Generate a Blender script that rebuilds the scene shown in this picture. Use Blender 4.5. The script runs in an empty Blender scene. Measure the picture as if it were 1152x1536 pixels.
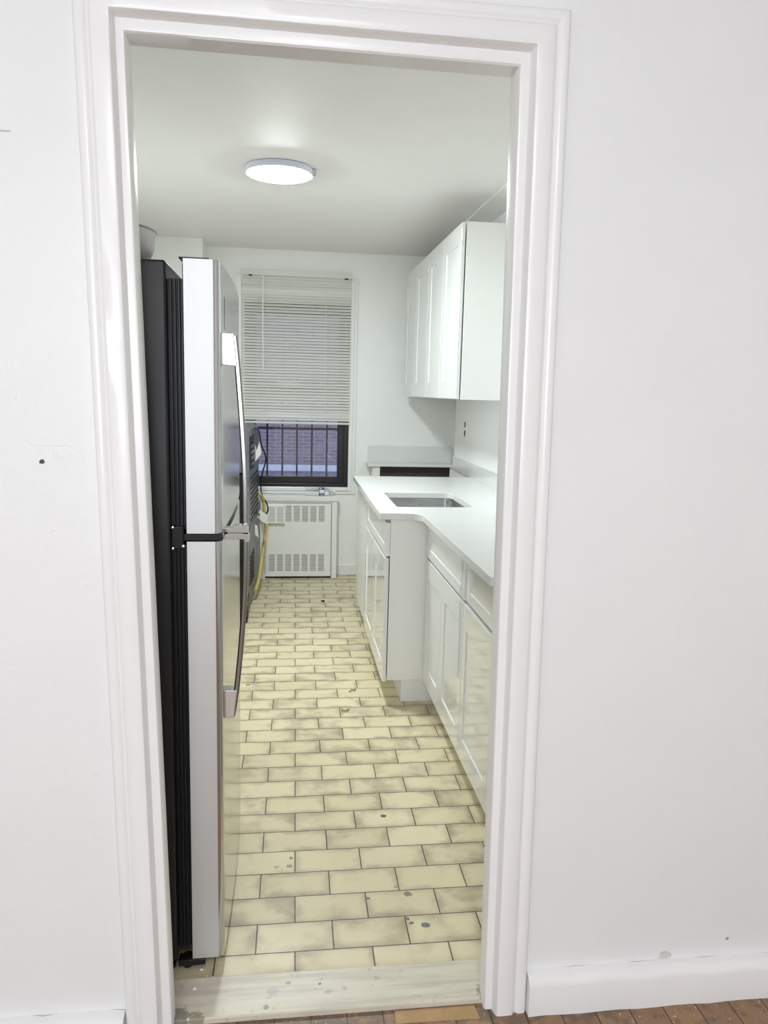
import bpy, bmesh, math, random
from mathutils import Vector, Matrix
random.seed(7)
S = bpy.context.scene
COL = S.collection
PI = math.pi

# ------------------------------------------------------------------ materials
def nt(name):
    m = bpy.data.materials.new(name); m.use_nodes = True
    t = m.node_tree
    return m, t, t.nodes['Principled BSDF'], t.nodes, t.links

def mat(name, col, rough=0.5, metal=0.0, bump=0.0, bscale=40.0, spec=0.5, trans=0.0, var=0.0, vscale=3.0,
        emit=None, estr=0.0, ior=1.45, coat=0.0, aniso=None):
    m, t, p, N, L = nt(name)
    p.inputs['Base Color'].default_value = (*col, 1)
    p.inputs['Roughness'].default_value = rough
    p.inputs['Metallic'].default_value = metal
    p.inputs['Specular IOR Level'].default_value = spec
    p.inputs['Transmission Weight'].default_value = trans
    p.inputs['IOR'].default_value = ior
    p.inputs['Coat Weight'].default_value = coat; p.inputs['Coat Roughness'].default_value = .04
    if emit:
        p.inputs['Emission Color'].default_value = (*emit, 1)
        p.inputs['Emission Strength'].default_value = estr
    tc = N.new('ShaderNodeTexCoord')
    if bump:
        n = N.new('ShaderNodeTexNoise'); n.inputs['Scale'].default_value = bscale; n.inputs['Detail'].default_value = 4
        L.new(tc.outputs['Object'], n.inputs['Vector'])
        b = N.new('ShaderNodeBump'); b.inputs['Strength'].default_value = 1.0; b.inputs['Distance'].default_value = bump
        L.new(n.outputs['Fac'], b.inputs['Height']); L.new(b.outputs['Normal'], p.inputs['Normal'])
    if var:
        n = N.new('ShaderNodeTexNoise'); n.inputs['Scale'].default_value = vscale; n.inputs['Detail'].default_value = 5
        L.new(tc.outputs['Object'], n.inputs['Vector'])
        r = N.new('ShaderNodeMapRange'); r.inputs['To Min'].default_value = 1 - var; r.inputs['To Max'].default_value = 1 + var
        L.new(n.outputs['Fac'], r.inputs['Value'])
        x = N.new('ShaderNodeVectorMath'); x.operation = 'SCALE'; x.inputs[0].default_value = col
        L.new(r.outputs['Result'], x.inputs['Scale']); L.new(x.outputs['Vector'], p.inputs['Base Color'])
    return m

class G:
    """tiny expression helper for node graphs"""
    def __init__(s, t): s.t = t; s.N = t.nodes; s.L = t.links
    def _in(s, sock, v):
        if hasattr(v, 'is_output'): s.L.new(v, sock)
        else: sock.default_value = v
    def m(s, op, a, b=0.0, c=0.0):
        n = s.N.new('ShaderNodeMath'); n.operation = op
        s._in(n.inputs[0], a); s._in(n.inputs[1], b); s._in(n.inputs[2], c)
        return n.outputs[0]
    def mr(s, v, a, b, c=0.0, d=1.0, smooth=True):
        n = s.N.new('ShaderNodeMapRange'); n.interpolation_type = 'SMOOTHSTEP' if smooth else 'LINEAR'
        s._in(n.inputs['Value'], v)
        for k, x in zip(('From Min', 'From Max', 'To Min', 'To Max'), (a, b, c, d)): s._in(n.inputs[k], x)
        return n.outputs['Result']
    def mix(s, f, a, b):
        n = s.N.new('ShaderNodeMix'); n.data_type = 'RGBA'
        s._in(n.inputs[0], f)
        for k, v in ((6, a), (7, b)):
            if isinstance(v, tuple): n.inputs[k].default_value = (*v, 1)
            else: s.L.new(v, n.inputs[k])
        return n.outputs[2]
    def noise(s, vec, scale, detail=4, rough=.5):
        n = s.N.new('ShaderNodeTexNoise'); n.inputs['Scale'].default_value = scale
        n.inputs['Detail'].default_value = detail; n.inputs['Roughness'].default_value = rough
        if vec is not None: s.L.new(vec, n.inputs['Vector'])
        return n.outputs['Fac']
    def xyz(s, vec):
        n = s.N.new('ShaderNodeSeparateXYZ'); s.L.new(vec, n.inputs[0]); return n.outputs
    def comb(s, x, y, z=0.0):
        n = s.N.new('ShaderNodeCombineXYZ')
        for i, v in enumerate((x, y, z)): s._in(n.inputs[i], v)
        return n.outputs[0]
    def white(s, vec):
        n = s.N.new('ShaderNodeTexWhiteNoise'); n.noise_dimensions = '3D'; s.L.new(vec, n.inputs['Vector']); return n.outputs['Value']
    def obj(s): return s.N.new('ShaderNodeTexCoord').outputs['Object']
    def bump(s, h, dist, strength=1.0):
        n = s.N.new('ShaderNodeBump'); n.inputs['Distance'].default_value = dist; n.inputs['Strength'].default_value = strength
        s.L.new(h, n.inputs['Height']); return n.outputs['Normal']

def paint(name, col, rough, lump=0.0009, marks=()):
    """old, many times overpainted plaster; marks = (x, z, rx, rz, colour) small damages"""
    m, t, p, N, L = nt(name); g = G(t); o = g.obj(); X, Y, Z = g.xyz(o)
    p.inputs['Roughness'].default_value = rough
    a = g.noise(o, 6, 3); b = g.noise(o, 45, 4); c = g.noise(o, 160, 2)
    h = g.m('ADD', g.m('MULTIPLY', a, 2.2), g.m('ADD', g.m('MULTIPLY', b, .55), g.m('MULTIPLY', c, .18)))
    drip = g.mr(g.noise(o, 34, 2, .4), .70, .78)
    h = g.m('ADD', h, g.m('MULTIPLY', drip, .5))
    col_o = g.mix(g.mr(a, .3, .7), tuple(x * .985 for x in col), col)
    for (mx, mz, rx, rz, mc) in marks:
        dx = g.m('DIVIDE', g.m('SUBTRACT', X, mx), rx); dz = g.m('DIVIDE', g.m('SUBTRACT', Z, mz), rz)
        d = g.m('SQRT', g.m('ADD', g.m('MULTIPLY', dx, dx), g.m('MULTIPLY', dz, dz)))
        d = g.m('ADD', d, g.m('MULTIPLY', g.m('SUBTRACT', g.noise(o, 90, 3), .5), 1.2))
        f = g.mr(d, .8, 1.1, 1.0, 0.0)
        if mc: col_o = g.mix(f, col_o, mc)
        h = g.m('ADD', h, g.m('MULTIPLY', f, -.6 if mc else .35))
    L.new(col_o, p.inputs['Base Color'])
    L.new(g.bump(h, lump), p.inputs['Normal'])
    return m

def tile_mat():
    m, t, p, N, L = nt('beige_tile'); g = G(t); o = g.obj(); X0, Y, Z = g.xyz(o)
    X = g.m('SUBTRACT', X0, g.m('MULTIPLY', g.m('SUBTRACT', Y, 1.7), .011))
    W, H = .2045, .1118
    ry = g.m('DIVIDE', g.m('SUBTRACT', Y, 1.819), H)
    row = g.m('FLOOR', ry); fy = g.m('SUBTRACT', ry, row)
    par = g.m('MODULO', g.m('ADD', row, 100), 2.0)
    off = g.m('MULTIPLY', g.m('SUBTRACT', 1.0, par), .5)        # even rows: joint at .131
    rx = g.m('SUBTRACT', g.m('DIVIDE', g.m('SUBTRACT', X, .029), W), off)
    cx = g.m('FLOOR', rx); fx = g.m('SUBTRACT', rx, cx)
    wob = g.m('MULTIPLY', g.m('SUBTRACT', g.noise(o, 22, 3), .5), .004)
    ex = g.m('MULTIPLY', g.m('MINIMUM', fx, g.m('SUBTRACT', 1.0, fx)), W)
    ey = g.m('MULTIPLY', g.m('MINIMUM', fy, g.m('SUBTRACT', 1.0, fy)), H)
    e = g.m('MINIMUM', ex, ey); e2 = g.m('ADD', e, g.m('MULTIPLY', wob, .25))
    grout = g.mr(e2, .0011, .0021, 1.0, 0.0)
    cell = g.comb(cx, row, 0.0)
    rnd = g.white(cell); rnd2 = g.white(g.comb(row, cx, 3.0))
    ovec = g.comb(g.m('ADD', X, g.m('MULTIPLY', rnd, 7.0)), g.m('ADD', Y, g.m('MULTIPLY', rnd2, 5.0)), 0.0)
    n1 = g.noise(ovec, 10, 3, .5); n2 = g.noise(ovec, 60, 4, .6); n3 = g.noise(o, 1.3, 3)
    near = g.mr(e, .0, .034, 1.0, 0.0)
    stain = g.m('ADD', g.m('MULTIPLY', near, .42), g.m('MULTIPLY', g.mr(n1, .36, .74), .62))
    stain = g.m('ADD', stain, g.m('MULTIPLY', g.m('SUBTRACT', rnd, .5), .45))
    stain = g.m('ADD', stain, g.m('MULTIPLY', g.m('SUBTRACT', n2, .5), .3))
    stain = g.mr(stain, .05, 1.15)
    base = g.mix(rnd2, (.67, .59, .385), (.73, .645, .44))
    c = g.mix(stain, base, (.37, .295, .20))
    c = g.mix(g.mr(n3, .35, .75, 0.0, .35), c, (.46, .38, .25))
    # fine dirt specks
    sp = g.mr(g.noise(o, 130, 2), .73, .76)
    c = g.mix(g.m('MULTIPLY', sp, .55), c, (.10, .08, .06))
    # chips through the glaze
    for (x, y, r, k) in ((.342, 2.447, .011, 1), (.243, 2.014, .007, .8), (.362, 2.024, .012, .75), (.344, 1.919, .006, .9), (.353, 1.900, .0075, .9), (.391, 1.889, .012, .9),
                      (-.022, 2.186, .008, .45), (.017, 2.189, .009, .6), (.023, 2.23, .006, .8), (-.182, 3.69, .013, .6), (.33, 2.06, .005, .6)):
        dx = g.m('SUBTRACT', X0, x); dy = g.m('SUBTRACT', Y, y)
        d = g.m('SQRT', g.m('ADD', g.m('MULTIPLY', dx, dx), g.m('MULTIPLY', dy, dy)))
        d = g.m('ADD', d, g.m('MULTIPLY', g.m('SUBTRACT', g.noise(o, 75, 3), .5), .014))
        f = g.mr(d, r * .8, r * 1.05, k, 0.0)
        c = g.mix(f, c, (.115, .115, .115))
    c = g.mix(grout, c, (.105, .085, .065))
    L.new(c, p.inputs['Base Color'])
    L.new(g.mr(g.noise(o, 9, 4), .3, .7, .28, .48), p.inputs['Roughness'])
    h = g.m('ADD', g.m('MULTIPLY', g.m('SUBTRACT', 1.0, grout), 1.0), g.m('MULTIPLY', n2, .2))
    L.new(g.bump(h, .0012), p.inputs['Normal'])
    return m

def wood_mat():
    m, t, p, N, L = nt('worn_oak_boards'); g = G(t); o = g.obj(); X, Y, Z = g.xyz(o)
    bx = g.m('DIVIDE', g.m('ADD', X, .02), .085); b = g.m('FLOOR', bx); f = g.m('SUBTRACT', bx, b)
    rnd = g.white(g.comb(b, g.m('FLOOR', g.m('DIVIDE', g.m('ADD', Y, g.m('MULTIPLY', b, .37)), .7)), 1.0))
    gv = g.comb(g.m('MULTIPLY', X, 9.0), g.m('MULTIPLY', Y, 1.2), rnd)
    gr = g.noise(gv, 12, 6, .6)
    c = g.mix(gr, (.24, .135, .065), (.40, .24, .12))
    c = g.mix(g.m('MULTIPLY', rnd, .5), c, (.17, .10, .065))
    dirt = g.mr(g.m('ADD', g.noise(o, 30, 5, .6), g.mr(Y, 1.52, 1.60, 0.0, .16)), .48, .68)
    c = g.mix(g.m('MULTIPLY', dirt, .65), c, (.10, .078, .065))
    sp = g.mr(g.noise(o, 150, 2), .70, .73)
    c = g.mix(sp, c, (.6, .58, .55))
    e = g.m('MINIMUM', f, g.m('SUBTRACT', 1.0, f))
    c = g.mix(g.mr(e, .010, .025, 1.0, 0.0), c, (.04, .028, .02))
    L.new(c, p.inputs['Base Color']); p.inputs['Roughness'].default_value = .45
    L.new(g.bump(gr, .0008), p.inputs['Normal'])
    return m

def marble_mat():
    m, t, p, N, L = nt('worn_marble'); g = G(t); o = g.obj(); X, Y, Z = g.xyz(o)
    v = g.comb(g.m('MULTIPLY', X, 2.2), g.m('MULTIPLY', Y, 26), 0.0)
    a = g.noise(v, 1.6, 6, .6)
    c = g.mix(g.mr(a, .4, .68), (.66, .61, .495), (.52, .475, .385))
    d = g.mr(g.noise(o, 34, 5, .6), .60, .70)
    c = g.mix(g.m('MULTIPLY', d, .5), c, (.27, .26, .25))
    for (x, y, r, k, mc) in ((-.025, 1.676, .016, .55, (.36, .37, .42)), (-.04, 1.628, .008, .8, (.22, .20, .18)), (.012, 1.70, .007, .7, (.25, .23, .2)), (.09, 1.69, .004, .9, (.1, .09, .08)),
                         (-.245, 1.62, .03, .8, (.16, .15, .14)), (.49, 1.63, .022, .8, (.2, .19, .17)), (-.20, 1.612, .02, .7, (.2, .17, .12))):
        dx = g.m('SUBTRACT', X, x); dy = g.m('SUBTRACT', Y, y)
        dd = g.m('SQRT', g.m('ADD', g.m('MULTIPLY', dx, dx), g.m('MULTIPLY', dy, dy)))
        dd = g.m('ADD', dd, g.m('MULTIPLY', g.m('SUBTRACT', g.noise(o, 90, 4), .5), r * 1.6))
        c = g.mix(g.mr(dd, r * .7, r * 1.1, k, 0.0), c, mc)
    L.new(c, p.inputs['Base Color']); p.inputs['Roughness'].default_value = .4
    L.new(g.bump(a, .0006), p.inputs['Normal'])
    return m

def quartz_mat():
    m, t, p, N, L = nt('white_speckled_quartz'); g = G(t); o = g.obj()
    a = g.mr(g.noise(o, 330, 2), .58, .66); b = g.mr(g.noise(o, 90, 3), .66, .72)
    c = g.mix(g.m('MULTIPLY', a, .28), (.71, .715, .705), (.38, .36, .34))
    c = g.mix(g.m('MULTIPLY', b, .18), c, (.5, .48, .45))
    L.new(c, p.inputs['Base Color']); p.inputs['Roughness'].default_value = .16
    return m

def brick_mat():
    m, t, p, N, L = nt('red_brick'); g = G(t); o = g.obj(); X, Y, Z = g.xyz(o)
    b = N.new('ShaderNodeTexBrick'); L.new(g.comb(X, Z, 0.0), b.inputs['Vector'])
    b.inputs['Scale'].default_value = 1.0; b.inputs['Brick Width'].default_value = .150; b.inputs['Row Height'].default_value = .0475
    b.inputs['Mortar Size'].default_value = .0055; b.inputs['Mortar Smooth'].default_value = .3; b.inputs['Bias'].default_value = .0
    b.inputs['Color1'].default_value = (.26, .215, .19, 1); b.inputs['Color2'].default_value = (.21, .17, .16, 1); b.inputs['Mortar'].default_value = (.44, .42, .38, 1)
    n = g.noise(o, 9, 5, .6)
    c = g.mix(g.mr(n, .3, .75, 0, .45), b.outputs['Color'], (.36, .29, .27))
    L.new(c, p.inputs['Base Color']); p.inputs['Roughness'].default_value = .85
    L.new(g.bump(b.outputs['Fac'], -.006), p.inputs['Normal'])
    return m

def steel_mat(name, col, rough, axis='Z'):
    m, t, p, N, L = nt(name); g = G(t); o = g.obj(); X, Y, Z = g.xyz(o)
    s = {'Z': (260., 260., 6.), 'Y': (260., 6., 260.), 'X': (6., 260., 260.)}[axis]
    v = g.comb(g.m('MULTIPLY', X, s[0]), g.m('MULTIPLY', Y, s[1]), g.m('MULTIPLY', Z, s[2]))
    n = g.noise(v, 1.0, 3)
    p.inputs['Metallic'].default_value = 1.0; p.inputs['Base Color'].default_value = (*col, 1)
    L.new(g.mr(n, .2, .8, rough * .85, rough * 1.2, False), p.inputs['Roughness'])
    L.new(g.bump(n, .00004), p.inputs['Normal'])
    return m

M = {}
WALLC = (.805, .808, .803)
M['front_wall'] = paint('front_room_white_paint', WALLC, .42, .0011,
    marks=[(-.481, 1.301, .0055, .0045, (.02, .02, .02)), (-.523, 1.915, .012, .0018, (.55, .54, .53)), (-.455, 1.335, .035, .003, None), (-.44, 1.32, .02, .012, None),
           (-.495, 1.345, .012, .01, None), (1.09, .14, .004, .004, (.35, .32, .3)), (.93, .105, .018, .012, (.62, .6, .58))])
M['kitchen_wall'] = paint('kitchen_white_paint', (.855, .86, .845), .42, .0008)
M['ceiling'] = paint('kitchen_ceiling_paint', (.84, .82, .81), .55, .0006)
M['trim'] = paint('glossy_white_trim_paint', (.835, .832, .825), .24, .0003)
M['base'] = paint('baseboard_white_paint', (.82, .815, .80), .3, .0011)
M['tile'] = tile_mat(); M['wood'] = wood_mat(); M['marble'] = marble_mat(); M['quartz'] = quartz_mat(); M['brick'] = brick_mat()
M['board'] = mat('light_oak_board', (.40, .25, .11), .45, var=.25, vscale=25)
M['cab'] = mat('white_cabinet_lacquer', (.74, .75, .735), .06, spec=.6, coat=.45)
M['cab_side'] = mat('white_melamine', (.80, .80, .78), .32)
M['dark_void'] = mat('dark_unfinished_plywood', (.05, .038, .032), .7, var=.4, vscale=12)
M['steel'] = steel_mat('brushed_stainless_steel', (.60, .60, .60), .17)
M['steel_side'] = mat('silver_painted_steel', (.62, .63, .62), .5, .6, bump=.0001, bscale=300)
M['sink'] = steel_mat('satin_steel_sink', (.56, .56, .55), .27, 'X')
M['chrome'] = mat('chrome', (.66, .66, .66), .08, 1.0)
M['handle'] = mat('brushed_handle_metal', (.30, .285, .28), .2, 1.0)
M['black'] = mat('satin_black_steel', (.014, .0145, .0155), .36, spec=.4, bump=.0002, bscale=400)
M['rubber'] = mat('black_rubber', (.010, .0105, .012), .4, spec=.35)
M['plastic_black'] = mat('glossy_black_plastic', (.012, .012, .013), .2)
M['white_plastic'] = mat('white_plastic', (.80, .80, .78), .3)
M['bowl'] = mat('frosted_white_plastic', (.72, .70, .71), .3, trans=.25)
M['slat'] = mat('cream_blind_slat', (.86, .85, .80), .35)
def translucent(m, col, fac):
    t = m.node_tree; N, L = t.nodes, t.links
    p = N['Principled BSDF']; o = [n for n in N if n.type == 'OUTPUT_MATERIAL'][0]
    tr = N.new('ShaderNodeBsdfTranslucent'); tr.inputs['Color'].default_value = (*col, 1)
    mx = N.new('ShaderNodeMixShader'); mx.inputs[0].default_value = fac
    L.new(p.outputs[0], mx.inputs[1]); L.new(tr.outputs[0], mx.inputs[2]); L.new(mx.outputs[0], o.inputs['Surface'])
translucent(M['slat'], (.95, .95, .93), .38)
M['bronze'] = mat('dark_bronze_aluminium', (.018, .015, .015), .35)
M['glass'] = mat('window_glass', (1, 1, 1), 0.0, trans=1.0, ior=1.45)
M['iron'] = mat('painted_iron', (.085, .085, .11), .5)
M['stone'] = mat('pale_stone', (.62, .66, .62), .8, bump=.003, bscale=30, var=.2, vscale=14)
M['rough_stone'] = mat('rough_grey_stucco', (.32, .31, .32), .9, bump=.02, bscale=22, var=.5, vscale=22)
M['rad'] = mat('white_radiator_enamel', (.86, .86, .83), .35, bump=.0004, bscale=40)
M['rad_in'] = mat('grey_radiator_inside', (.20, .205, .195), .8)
M['galv'] = mat('grey_galvanised_steel', (.20, .21, .225), .4, .75, var=.5, vscale=14)
M['paper'] = mat('white_paper_label', (.74, .74, .68), .6)
M['yellow'] = mat('yellow_gas_hose', (.62, .48, .14), .4)
M['bottle'] = mat('clear_plastic', (.97, .98, .98), .04, trans=1.0, ior=1.12)
M['label_blue'] = mat('blue_print', (.035, .06, .22), .35)
M['label_white'] = mat('white_print', (.78, .80, .85), .35)
M['film'] = mat('clear_film', (.88, .89, .88), .15, trans=.55, ior=1.1)
M['lamp'] = mat('lit_opal_diffuser', (.9, .9, .9), .4, emit=(.895, .98, .985), estr=196.0)
M['lamp_rim'] = mat('opal_rim', (.74, .75, .88), .3)
M['dust'] = mat('dried_plaster_crumb', (.75, .74, .70), .7)
M['dark_gap'] = mat('shadow_black_plastic', (.015, .015, .015), .6)

# ------------------------------------------------------------------ mesh helpers
def new(): return bmesh.new()

def box(bm, x0, x1, y0, y1, z0, z1, bev=0.0, seg=2, M4=None):
    t = bmesh.new()
    bmesh.ops.create_cube(t, size=1)
    for v in t.verts:
        v.co = Vector(((x0 + x1) / 2 + v.co.x * (x1 - x0), (y0 + y1) / 2 + v.co.y * (y1 - y0), (z0 + z1) / 2 + v.co.z * (z1 - z0)))
    if bev:
        bmesh.ops.bevel(t, geom=list(t.edges), offset=bev, segments=seg, affect='EDGES', profile=.5)
    join(bm, t, M4); return bm

def join(bm, t, M4=None):
    if M4 is not None: bmesh.ops.transform(t, matrix=M4, verts=t.verts)
    me = bpy.data.meshes.new('tmp'); t.to_mesh(me); t.free(); bm.from_mesh(me); bpy.data.meshes.remove(me)

def prism(bm, pts, a, b, axis='z', bev=0.0, seg=2):
    """closed polygon pts extruded from a to b along axis (z: xy pts, x: yz pts, y: xz pts)"""
    t = bmesh.new()
    f = {'z': lambda p, h: (p[0], p[1], h), 'x': lambda p, h: (h, p[0], p[1]), 'y': lambda p, h: (p[0], h, p[1])}[axis]
    lo = [t.verts.new(f(p, a)) for p in pts]; hi = [t.verts.new(f(p, b)) for p in pts]
    n = len(pts)
    t.faces.new(lo); t.faces.new(hi)
    for i in range(n): t.faces.new((lo[i], lo[(i + 1) % n], hi[(i + 1) % n], hi[i]))
    bmesh.ops.recalc_face_normals(t, faces=t.faces)
    if bev: bmesh.ops.bevel(t, geom=list(t.edges), offset=bev, segments=seg, affect='EDGES', profile=.5)
    join(bm, t); return bm

def tube(bm, pts, r, n=10, caps=True):
    pts = [Vector(p) for p in pts]; rings = []
    rr = r if isinstance(r, (list, tuple)) else [r] * len(pts)
    prev = None
    for i, p in enumerate(pts):
        d = (pts[min(i + 1, len(pts) - 1)] - pts[max(i - 1, 0)]).normalized()
        if prev is None:
            u = d.orthogonal().normalized()
        else:
            u = (prev - d * prev.dot(d)).normalized()
        prev = u; w = d.cross(u)
        rings.append([bm.verts.new(p + (u * math.cos(2 * PI * k / n) + w * math.sin(2 * PI * k / n)) * rr[i]) for k in range(n)])
    for a, b in zip(rings, rings[1:]):
        for k in range(n): bm.faces.new((a[k], a[(k + 1) % n], b[(k + 1) % n], b[k]))
    if caps: bm.faces.new(rings[0][::-1]); bm.faces.new(rings[-1])
    return bm

def spline(ctrl, n=8):
    c = [Vector(p) for p in ctrl]; c = [c[0]] + c + [c[-1]]; out = []
    for i in range(1, len(c) - 2):
        for k in range(n):
            t = k / n; a, b, d, e = c[i - 1], c[i], c[i + 1], c[i + 2]
            out.append(.5 * ((2 * b) + (d - a) * t + (2 * a - 5 * b + 4 * d - e) * t * t + (3 * b - a - 3 * d + e) * t ** 3))
    out.append(c[-2]); return out

def lathe(bm, prof, cx, cy, cz, n=48, M4=None, close=True):
    """prof = [(r, z)...]; revolve about z through (cx,cy)"""
    t = bmesh.new(); rings = []
    for r, z in prof:
        if r < 1e-6: rings.append([t.verts.new((0, 0, z))])
        else: rings.append([t.verts.new((r * math.cos(2 * PI * k / n), r * math.sin(2 * PI * k / n), z)) for k in range(n)])
    for a, b in zip(rings, rings[1:]):
        for k in range(n):
            k2 = (k + 1) % n
            if len(a) == 1 and len(b) > 1: t.faces.new((a[0], b[k], b[k2]))
            elif len(b) == 1 and len(a) > 1: t.faces.new((a[k], b[0], a[k2]))
            elif len(a) > 1: t.faces.new((a[k], b[k], b[k2], a[k2]))
    bmesh.ops.recalc_face_normals(t, faces=t.faces)
    join(bm, t, Matrix.Translation((cx, cy, cz)) @ (M4 if M4 else Matrix.Identity(4))); return bm

def link(name, bm, m, parent=None, loc=None, smooth=None):
    """bm in world coordinates -> one mesh object; children share the origin of their root"""
    me = bpy.data.meshes.new(name)
    if parent is not None:
        r = parent
        org = Vector(r['_o'])
    else:
        org = Vector(loc) if loc is not None else Vector((0, 0, 0))
    bmesh.ops.translate(bm, verts=bm.verts, vec=-org)
    bmesh.ops.recalc_face_normals(bm, faces=bm.faces)
    bm.to_mesh(me); bm.free()
    o = bpy.data.objects.new(name, me); COL.objects.link(o)
    o['_o'] = list(org)
    if parent is not None: o.parent = parent
    else: o.location = org
    for x in (m if isinstance(m, (list, tuple)) else [m]): me.materials.append(x)
    if smooth is not None:
        me.polygons.foreach_set('use_smooth', [True] * len(me.polygons))
        try: me.set_sharp_from_angle(angle=math.radians(smooth))
        except Exception: pass
    return o

def thing(name, loc, label, cat, group=None):
    o = bpy.data.objects.new(name, None); o.empty_display_size = .05
    COL.objects.link(o); o.location = loc; o['_o'] = list(loc)
    return tag(o, label, cat, group)

def tag(o, label, cat, group=None):
    o['label'] = label; o['category'] = cat
    if group: o['group'] = group
    return o

def struct(name, bm, m, label=None, parent=None, smooth=None):
    o = link(name, bm, m, parent, smooth=smooth)
    if parent is None: o['kind'] = 'structure'
    if label: o['label'] = label
    return o

# ------------------------------------------------------------------ dimensions
YW = 1.59            # front face of the door wall
YB = 1.72            # its kitchen face
XL, XR = -.98, 1.217 # kitchen side walls
YE = 5.996           # window wall
YC = 5.49            # where the right wall steps back
ZC = 2.485            # kitchen ceiling
ZF = 2.56            # front room ceiling
FX0, FX1, FY0 = -2.1, 2.4, -2.6

# ------------------------------------------------------------------ setting
struct('floor', box(new(), XL - .1, 1.6, 1.70, YE + .05, -.05, 0), M['tile'], 'beige tile kitchen floor laid like brick')
struct('floor_front', box(new(), FX0, FX1, FY0, 1.66, -.06, -.004), M['wood'], 'worn brown wooden floor in front of the doorway')
struct('trim_1', prism(new(), [(-.30, 1.610), (.53, 1.608), (.53, 1.736), (-.30, 1.739)], -.02, .011, 'z', .003), M['marble'], 'worn pale marble threshold under the doorway')
struct('trim_2', prism(new(), [(.262, 1.566), (.462, 1.562), (.458, 1.603), (.264, 1.604)], -.02, -.0015, 'z', .001), M['board'], 'light yellowish oak board just before the threshold')
bm = new(); box(bm, XL - .1, 1.6, YB - .02, YE + .05, ZC, ZC + .06)
struct('ceiling', bm, M['ceiling'], 'grey white kitchen ceiling')
struct('ceiling_front', box(new(), FX0, FX1, FY0, YW + .02, ZF, ZF + .06), M['front_wall'])

# door wall, with the opening
bm = new()
box(bm, FX0, -.328, YW, YB, -.05, ZF); box(bm, .512, FX1, YW, YB, -.05, ZF); box(bm, -.328, .512, YW, YB, 2.152, ZF)
struct('wall_front', bm, M['front_wall'], 'white painted wall around the doorway')
# front room shell (behind the camera)
struct('wall_front_room_left', box(new(), FX0 - .08, FX0, FY0, YB, -.05, ZF), M['front_wall'])
struct('wall_front_room_right', box(new(), FX1, FX1 + .08, FY0, YB, -.05, ZF), M['front_wall'])
bm = new()
box(bm, FX0, -1.75, FY0 - .08, FY0, -.05, ZF); box(bm, .35, FX1, FY0 - .08, FY0, -.05, ZF)
box(bm, -1.75, .35, FY0 - .08, FY0, -.05, .95); box(bm, -1.75, .35, FY0 - .08, FY0, 2.3, ZF)
struct('wall_front_room_back', bm, M['front_wall'])
# kitchen walls
struct('wall_left', box(new(), XL - .08, XL, YB, YE, 0, ZC), M['kitchen_wall'])
struct('wall_left_column', box(new(), XL, -.59, 5.70, YE, 0, ZC), M['kitchen_wall'], 'white boxed column in the far left corner')
struct('wall_right', box(new(), XR, 1.5, YB, YC, 0, ZC), M['kitchen_wall'])
struct('wall_right_recess', box(new(), 1.36, 1.5, YC, YE, 0, ZC), M['kitchen_wall'])
struct('trim_3', box(new(), 1.064, XR, YB, YE, ZC - .007, ZC + .002), M['kitchen_wall'], 'slightly lower strip of ceiling along the right wall')
# window wall with opening
WX0, WX1, WZ0, WZ1 = -.318, .482, .70, 2.26
bm = new()
box(bm, XL - .08, WX0, YE, YE + .16, 0, ZC); box(bm, WX1, 1.5, YE, YE + .16, 0, ZC)
box(bm, WX0, WX1, YE, YE + .16, 0, WZ0); box(bm, WX0, WX1, YE, YE + .16, WZ1, ZC)
struct('wall_back', bm, M['kitchen_wall'], 'white end wall with the window')
struct('baseboard_back', box(new(), .42, .66, YE - .014, YE, 0, .085, .004), M['base'], 'low white baseboard beside the radiator cover')

def board_profile(x0, x1, k=1.0):
    bm = new()
    P = [(YW, -.004), (1.556, -.004), (1.556, .072 * k), (1.560, .082 * k), (1.568, .090 * k), (1.578, .094 * k), (YW, .096 * k)]
    t = bmesh.new(); n = 40; rings = []
    for i in range(n + 1):
        x = x0 + (x1 - x0) * i / n
        w = .0016 * math.sin(i * 1.7) + .001 * math.sin(i * 3.1)
        rings.append([t.verts.new((x, y + (w if k else 0), z + (w if k > 1 else 0))) for k, (y, z) in enumerate(P)])
    for a, b in zip(rings, rings[1:]):
        for k in range(len(P) - 1): t.faces.new((a[k], a[k + 1], b[k + 1], b[k]))
    t.faces.new(rings[0]); t.faces.new(rings[-1][::-1])
    join(bm, t); return bm
struct('baseboard_right', board_profile(.578, FX1), M['base'], 'white overpainted baseboard right of the doorway', smooth=40)
struct('baseboard_left', board_profile(FX0, -.352, .72), M['base'], 'white overpainted baseboard left of the doorway', smooth=40)

# door frame: moulded casing mitred at the corners, jamb slightly out of true
Aq = [(-.2485, -.004), (-.302, 2.102), (.453, 2.099), (.4785, -.004)]      # jamb edge
Bq = [(-.2725, -.004), (-.3205, 2.128), (.476, 2.127), (.4985, -.004)]     # inner edge of the casing
Cq = [(-.3465, -.004), (-.392, 2.197), (.548, 2.202), (.577, -.004)]       # outer edge
def lerp(a, b, t): return (a[0] + (b[0] - a[0]) * t, a[1] + (b[1] - a[1]) * t)
prof = [('W', 0, 1.665), ('A', 0, None), ('A', 0.0, 1.594), ('A', .12, 1.5895), ('A', .3, 1.5885), ('A', .9, 1.5885), ('B', 0, 1.582), ('B', .02, 1.573), ('B', .07, 1.5665), ('B', .12, 1.565), ('B', .52, 1.565),
        ('B', .56, 1.567), ('B', .61, 1.5725), ('B', .66, 1.574), ('B', .70, 1.571), ('B', .76, 1.5685), ('B', .9, 1.5685), ('B', .96, 1.571), ('B', 1.0, 1.577), ('B', 1.0, 1.5925)]
bm = new(); cols = []
NS = 36
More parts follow.
